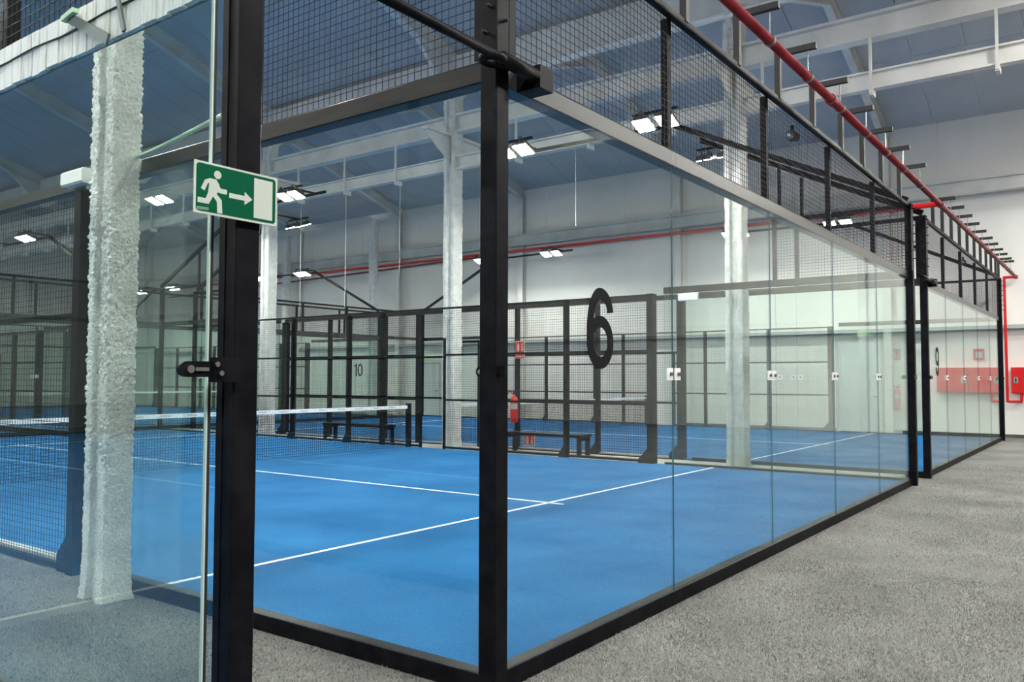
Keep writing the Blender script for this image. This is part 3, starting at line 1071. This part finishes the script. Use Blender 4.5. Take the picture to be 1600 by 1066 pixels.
for i, x in enumerate(xs):
    e = empty('pipe_bracket', (x, 0, 0))
    n9 = i - 9
    lab = ('dark steel pipe bracket on court 6 rail, number %s from the camera end' % ['one', 'two', 'three', 'four', 'five', 'six', 'seven', 'eight', 'nine'][i]) if i < 9 else \
        ('dark steel pipe bracket on court 9 rail, number %s from its near end' % ['one', 'two', 'three', 'four', 'five', 'six', 'seven', 'eight', 'nine', 'ten', 'eleven'][n9])
    tag(e, lab, 'bracket', 'pipe brackets')
    link('bracket_post', post_m, e)
    link('bracket_arm', arm_m, e)
    link('bracket_rod', rod_m, e)
    link('pipe_clip', ring, e, (0, PY, PZ))

# far wall red pipe with hanging rods
fp = MB().tube((XW - 0.3, 2.3, 6.45), (XW - 0.3, YF - 1, 6.45), 0.055, 12).build('wall_fire_pipe', 'redbright', smooth=True)
tag(fp, 'red fire pipe running high along the far side wall', 'pipe')
rod2 = MB().tube((0, 0, 6.5), (0, 0, 8.8), 0.008, 6).mesh('pipe_rod', 'steel')
for y in np.arange(1.5, 42, 3.3):
    link('pipe_rod', rod2, fp, (XW - 0.3, float(y), 0))
sp = MB().tube((XW - 0.3, 18.0, 6.36), (XW - 0.3, 40, 6.0), 0.03, 10).build('thin_red_pipe', 'red')
tag(sp, 'thin darker red pipe sloping under the wall fire pipe', 'pipe')

# ================================================================ exit sign on the near post
sx0, sx1, sz0, sz1, sy = -1.752, -1.420, 2.095, 2.270, -0.075
sg = MB().cbox(sx0, sx1, sy - 0.004, sy, sz0, sz1, 0.001, 1).build('exit_sign', 'signwhite')
tag(sg, 'green and white running man exit sign fixed on the black post', 'sign')


def sxy(u, v):
    """sign-space (0..1, 0..1 from top left) to x, z"""
    return (sx0 + (sx1 - sx0) * u, sz1 - (sz1 - sz0) * v)


def signpoly(name, pts, mat, lift):
    b = MB()
    b.prism([sxy(*p) for p in pts], 1, sy - 0.004 - lift, sy - 0.004)
    return b.build(name, mat, sg)


def rrect(u0, v0, u1, v1, r, ar=(1.9)):
    out = []
    for cu, cv, a in ((u1 - r / ar, v1 - r, 0), (u0 + r / ar, v1 - r, 90), (u0 + r / ar, v0 + r, 180), (u1 - r / ar, v0 + r, 270)):
        for k in range(7):
            t = math.radians(a + 15 * k)
            out.append((cu + r / ar * math.cos(t), cv + r * math.sin(t)))
    return out


signpoly('sign_field', rrect(0.022, 0.04, 0.975, 0.955, 0.07), 'green', 0.0006)
signpoly('door_symbol', [(0.70, 0.10), (0.935, 0.10), (0.935, 0.90), (0.70, 0.90)], 'signwhite', 0.0012)
signpoly('arrow', [(0.40, 0.505), (0.585, 0.505), (0.585, 0.42), (0.68, 0.55), (0.585, 0.68), (0.585, 0.60), (0.40, 0.60)], 'signwhite', 0.0012)
fig = MB()
hd = [sxy(0.262 + 0.042 * math.cos(t), 0.205 + 0.080 * math.sin(t)) for t in [2 * math.pi * k / 20 for k in range(20)]]
fig.prism(hd, 1, sy - 0.0052, sy - 0.004)
for k, pts in enumerate((
        [(0.175, 0.30), (0.245, 0.30), (0.285, 0.40), (0.285, 0.50), (0.225, 0.64), (0.155, 0.58)],       # torso
        [(0.175, 0.30), (0.205, 0.345), (0.150, 0.41), (0.115, 0.56), (0.075, 0.52), (0.118, 0.345)],      # rear arm
        [(0.245, 0.33), (0.300, 0.46), (0.372, 0.46), (0.372, 0.55), (0.278, 0.55), (0.255, 0.48)],        # front arm
        [(0.155, 0.58), (0.215, 0.63), (0.165, 0.80), (0.040, 0.80), (0.040, 0.70), (0.130, 0.70)],        # rear leg
        [(0.195, 0.60), (0.235, 0.55), (0.312, 0.68), (0.322, 0.99 - 0.05), (0.262, 0.99 - 0.05), (0.258, 0.73)])):  # front leg
    fig.prism([sxy(*p) for p in pts], 1, sy - 0.0052 - 0.00005 * k, sy - 0.004)
fig.build('running_figure', 'signwhite', sg)
signpoly('maker_mark', [(0.03, 0.875), (0.165, 0.865), (0.165, 0.925), (0.03, 0.935)], 'mark', 0.0010)
MB().box(-1.58, -1.50, sy, -0.062, 2.13, 2.23).build('mounting_pad', 'rubber', sg)

# ================================================================ small things near the column
el = MB().cbox(-0.16, -0.075, 3.95, 4.29, 3.07, 3.19, 0.015, 1).build('emergency_light', 'white')
tag(el, 'white emergency light box on the side beam left of the foreground column', 'lamp')
el2 = MB().cbox(9.93, 9.975, 3.30, 3.66, 2.90, 3.03, 0.01, 1).build('emergency_light', 'white')
tag(el2, 'small white emergency light box under the far side beam of court 6', 'lamp')
st = MB().path([(-0.15, 3.16, 3.145), (-0.6, 2.15, 2.93), (-1.1, 1.05, 2.70), (-1.56, 0.05, 2.49)], 0.010, 8).build('green_cable', 'greenstrap')
tag(st, 'thin green cable tied from the foreground column to the exit sign post', 'cable')
for i, (ya, za, yb, zb, lab) in enumerate(((0.813, 2.944, 1.145, 3.118, 'grey flat strap with green tip slanting over the white boards'),
                                           (0.688, 2.947, 0.76, 3.15, 'grey upright strap across the white boards above the column'))):
    b = MB().bar((-1.59, ya, za), (-1.59, yb, zb), 0.010, 0.045 if i == 0 else 0.022)
    o = b.build('steel_strap', 'strap')
    tag(o, lab, 'strap')
    if i == 0:
        MB().bar((-1.60, yb - 0.07, zb + 0.014), (-1.60, yb + 0.035, zb - 0.002), 0.025, 0.022).build('green_tip', 'greenstrap', o)

# ================================================================ benches, extinguisher, wall fittings
def bench(y0, y1, label, x=10.63):
    e = empty('bench', (x, (y0 + y1) / 2, 0))
    tag(e, label, 'bench', 'black benches')
    h = (y1 - y0) / 2
    MB().cbox(-0.20, 0.20, -h, h, 0.40, 0.46, 0.01, 1).build('seat', 'black', e)
    for yy in (-h + 0.06, h - 0.06):
        for xx in (-0.16, 0.16):
            MB().box(xx - 0.03, xx + 0.03, yy - 0.04, yy + 0.04, 0, 0.40).build('leg', 'black', e)
        MB().box(-0.13, 0.13, yy - 0.02, yy + 0.02, 0.34, 0.40).build('cross_rail', 'black', e)


bench(5.95, 7.85, 'black bench in the corridor below the fire extinguisher')
bench(11.3, 13.4, 'black bench in the corridor behind the net of court 6')


def extinguisher(x, y, z, label, s=1.0):
    e = empty('fire_extinguisher', (x, y, z))
    e.scale = (s, s, s)
    tag(e, label, 'extinguisher')
    prof = [(0.0, 0.0), (0.075, 0.0), (0.085, 0.02), (0.085, 0.46), (0.07, 0.52), (0.03, 0.56), (0.03, 0.60), (0.0, 0.60)]
    n = 18
    b = MB()
    v, f = [], []
    for r, h in prof:
        for k in range(n):
            t = 2 * math.pi * k / n
            v.append((max(r, 1e-4) * math.cos(t), max(r, 1e-4) * math.sin(t), h))
    for i in range(len(prof) - 1):
        for k in range(n):
            f.append((i * n + k, i * n + (k + 1) % n, (i + 1) * n + (k + 1) % n, (i + 1) * n + k))
    b.add(v, f)
    b.build('cylinder_body', 'redbright', e, smooth=True)
    lab = []
    v, f = [], []
    for zz in (0.28, 0.40):
        for k in range(11):
            t = math.radians(150 + 12 * k)
            v.append((0.0862 * math.cos(t), 0.0862 * math.sin(t), zz))
    f = [(k, k + 1, 12 + k, 11 + k) for k in range(10)]
    MB().add(v, f).build('paper_label', 'signwhite', e)
    MB().box(-0.02, 0.02, -0.09, 0.02, 0.60, 0.63).bar((0, 0.02, 0.63), (0, -0.10, 0.70), 0.025, 0.015).build('handle', 'rubber', e)
    MB().path([(0, 0.03, 0.61), (-0.02, 0.12, 0.66), (-0.04, 0.17, 0.55), (-0.06, 0.12, 0.30)], 0.011, 8).build('hose', 'rubber', e)


extinguisher(X9 - 0.16, 7.97, 0.62, 'red fire extinguisher on the post right of the corner post of court 6')
extinguisher(XW - 0.10, 2.72, 0.72, 'red fire extinguisher on the far wall seen through the last pane of court 6')


def wall_sign(name, axis_x, y0, y1, z0, z1, label, bars):
    o = MB().box(axis_x - 0.012, axis_x, y0, y1, z0, z1).build(name, 'signwhite')
    tag(o, label, 'sign')
    b = MB()
    w, h = y1 - y0, z1 - z0
    MB().box(axis_x - 0.0140, axis_x - 0.012, y0 + w * 0.06, y1 - w * 0.06, z0 + h * 0.06, z1 - h * 0.06).build('red_field', 'redbright', o)
    for k, (a0, a1, c0, c1) in enumerate(bars):
        b.box(axis_x - 0.0160, axis_x - 0.0140, y0 + w * a0, y0 + w * a1, z0 + h * c0, z0 + h * c1)
    b.build('pictogram', 'signwhite', o)
    return o


ext_bars = [(0.55, 0.80, 0.15, 0.65), (0.62, 0.74, 0.65, 0.85), (0.18, 0.34, 0.15, 0.55), (0.20, 0.30, 0.60, 0.80)]
wall_sign('extinguisher_sign', X9 - 0.085, 7.75, 7.99, 2.10, 2.36, 'red extinguisher sign on the post above the fire extinguisher', ext_bars)
wall_sign('small_red_sign', X9 - 0.085, 7.75, 7.99, 1.98, 2.07, 'narrow red sign strip under the extinguisher sign', [(0.15, 0.85, 0.40, 0.6)])
wall_sign('floor_sign', X9 - 0.085, 7.48, 7.76, 0.13, 0.38, 'red and white sign low on the fence behind the bench',
          ext_bars + [(0.12, 0.88, 0.04, 0.10)])
wall_sign('wall_extinguisher_sign', XW - 0.01, 2.62, 2.86, 2.10, 2.44, 'red extinguisher sign on the far wall above the faint extinguisher', ext_bars)
wall_sign('hose_sign', XW - 0.01, -0.78, -0.50, 2.08, 2.40, 'red hose sign above the red cabinets at the right edge', [(0.2, 0.8, 0.2, 0.75)])


def cabinet(y0, y1, label):
    c = empty('hose_cabinet', (XW - 0.13, (y0 + y1) / 2, 1.20))
    tag(c, label, 'cabinet', 'red hose cabinets')
    h = (y1 - y0) / 2
    MB().box(-0.07, 0.125, -h, h, 0, 0.68).build('cabinet_body', 'redbright', c)
    d = MB().box(-0.085, -0.07, -h + 0.012, h - 0.012, 0.012, 0.668).build('cabinet_door', 'redbright', c)
    MB().box(-0.092, -0.085, h - 0.16, h - 0.05, 0.26, 0.42).build('latch_plate', 'chrome', d)
    MB().box(-0.098, -0.092, h - 0.12, h - 0.09, 0.29, 0.39).build('latch', 'rubber', d)


cabinet(-0.88, -0.12, 'red hose cabinet on the wall at the right edge, nearest the pipe riser')
cabinet(-1.66, -0.90, 'red hose cabinet further right along the wall')
tag(MB().box(XW - 0.03, XW, -2.6, 9.5, 0, 0.09).build('baseboard_right', 'darksteel'), 'thin dark baseboard along the cabinet wall', 'baseboard', kind='structure')


def door(name, y0, y1, z1, label):
    d = empty(name, (XW, (y0 + y1) / 2, 0))
    tag(d, label, 'door', kind='structure')
    h = (y1 - y0) / 2
    MB().box(-0.05, -0.001, -h, h, 0.0, z1).build('door_leaf', 'door', d)
    b = MB().box(-0.08, -0.001, -h - 0.07, -h, 0, z1 + 0.07).box(-0.08, -0.001, h, h + 0.07, 0, z1 + 0.07).box(-0.08, -0.001, -h, h, z1, z1 + 0.07)
    b.build('door_frame', 'greywhite', d)
    MB().box(-0.10, -0.05, -h + 0.08, -h + 0.22, 1.03, 1.06).build('door_handle', 'chrome', d)


door('door_1', 3.15, 4.35, 2.75, 'wide white double door on the far wall behind the last panes of court 6')
door('door_2', 20.2, 21.3, 2.15, 'white door on the far wall behind the gate of court 6')
s2 = MB().box(XW - 0.03, XW - 0.005, 20.55, 20.95, 2.38, 2.52).build('door_exit_sign', 'exitlamp')
tag(s2, 'small green exit sign above the white door behind the court gate', 'sign')
s3 = MB().box(XW - 0.05, XW - 0.005, 3.4, 3.8, 2.86, 2.91).build('door_exit_lamp', 'exitlamp')
tag(s3, 'small glowing green exit lamp over the double door', 'sign')


def dome(x, y, label):
    e = empty('security_camera', (x, y, 3.985))
    tag(e, label, 'camera', 'cameras under the top rail')
    MB().cbox(-0.05, 0.07, -0.05, 0.05, -0.03, 0.05, 0.015, 0).build('camera_body', 'rubber', e)
    MB().tube((-0.05, 0, 0.005), (-0.085, 0, -0.005), 0.036, 14).build('camera_lens', 'chrome', e, smooth=True)
    MB().box(-0.015, 0.015, -0.015, 0.015, 0.05, 0.115).build('camera_mount', 'black', e)


dome(4.99, 0.10, 'small black camera hanging under the nearer top rail, above the number wall')
dome(16.05, 0.10, 'tiny black camera under the far right top rail')

# dangling thin cables over court 9, from tray beam down
for i, (y, z0) in enumerate(((14.6, 3.3), (12.9, 3.3), (11.05, 4.0), (6.2, 4.6))):
    o = MB().tube((10.66, y, z0), (10.66, y, 6.205), 0.006, 6).build('hanging_cable', 'steel')
    tag(o, 'thin pale cable hanging from the tray beam, ' + ['left of the others', 'second from the left', 'third from the left', 'rightmost, near the number 6'][i], 'cable', 'hanging cables')

# corridor strip of concrete between courts 6 and 9
tag(MB().box(10.12, X9 - 0.12, 0.3, 19.8, 0.0, 0.045).build('concrete_strip', 'concrete'), 'beige concrete strip between courts 6 and 9', 'floor', kind='structure')

# ================================================================ carpet pile near the camera
def pile():
    def area(x0, x1, y0, y1, dens):
        n = int((x1 - x0) * (y1 - y0) * dens)
        return np.c_[rng.uniform(x0, x1, n), rng.uniform(y0, y1, n)]
    pts = np.concatenate([area(-2.6, 1.5, -3.6, -0.01, 9000), area(1.5, 4.0, -3.6, -0.01, 6000), area(4.0, 9.0, -3.8, -0.01, 2500), area(9.0, 14.0, -3.8, -0.01, 900),
                          area(-1.48, -0.07, 0.0, 3.1, 5000), area(-1.48, -0.07, 3.3, 5.6, 2500)])
    k = (((pts[:, 1] < -0.012) & ~((pts[:, 0] > -.12) & (pts[:, 0] < .02) & (pts[:, 1] > -.07))) | (pts[:, 1] >= 0.0))
    pts = pts[k]
    # keep what the camera can see
    d = np.c_[pts, np.zeros(len(pts))] - CAM
    zz = d @ fw
    u = 800 + FPX * (d @ rt) / zz
    v = 533 - FPX * (d @ up) / zz
    pts = pts[(zz > 0.5) & (u > -500) & (u < 2300) & (v < 1700)]
    n = len(pts)
    ang = rng.uniform(0, 2 * math.pi, n)
    w = rng.uniform(0.002, 0.0045, n)
    h = rng.uniform(0.008, 0.020, n)
    lean = rng.uniform(0.002, 0.010, n)
    la = rng.uniform(0, 2 * math.pi, n)
    a = np.c_[pts[:, 0] - np.cos(ang) * w, pts[:, 1] - np.sin(ang) * w, np.zeros(n)]
    b = np.c_[pts[:, 0] + np.cos(ang) * w, pts[:, 1] + np.sin(ang) * w, np.zeros(n)]
    c = np.c_[pts[:, 0] + np.cos(la) * lean, pts[:, 1] + np.sin(la) * lean, h]
    co = np.stack([a, b, c], 1).reshape(-1, 3)
    me = bpy.data.meshes.new('carpet_pile')
    me.vertices.add(3 * n)
    me.vertices.foreach_set('co', co.ravel())
    me.loops.add(3 * n)
    me.loops.foreach_set('vertex_index', np.arange(3 * n, dtype=np.int32))
    me.polygons.add(n)
    me.polygons.foreach_set('loop_start', np.arange(0, 3 * n, 3, dtype=np.int32))
    me.update(calc_edges=True)
    me.validate()
    me.materials.append(M['pile'])
    o = link('carpet_pile', me)
    tag(o, 'short grey carpet pile around the foreground court corner', 'carpet', kind='stuff')


pile()
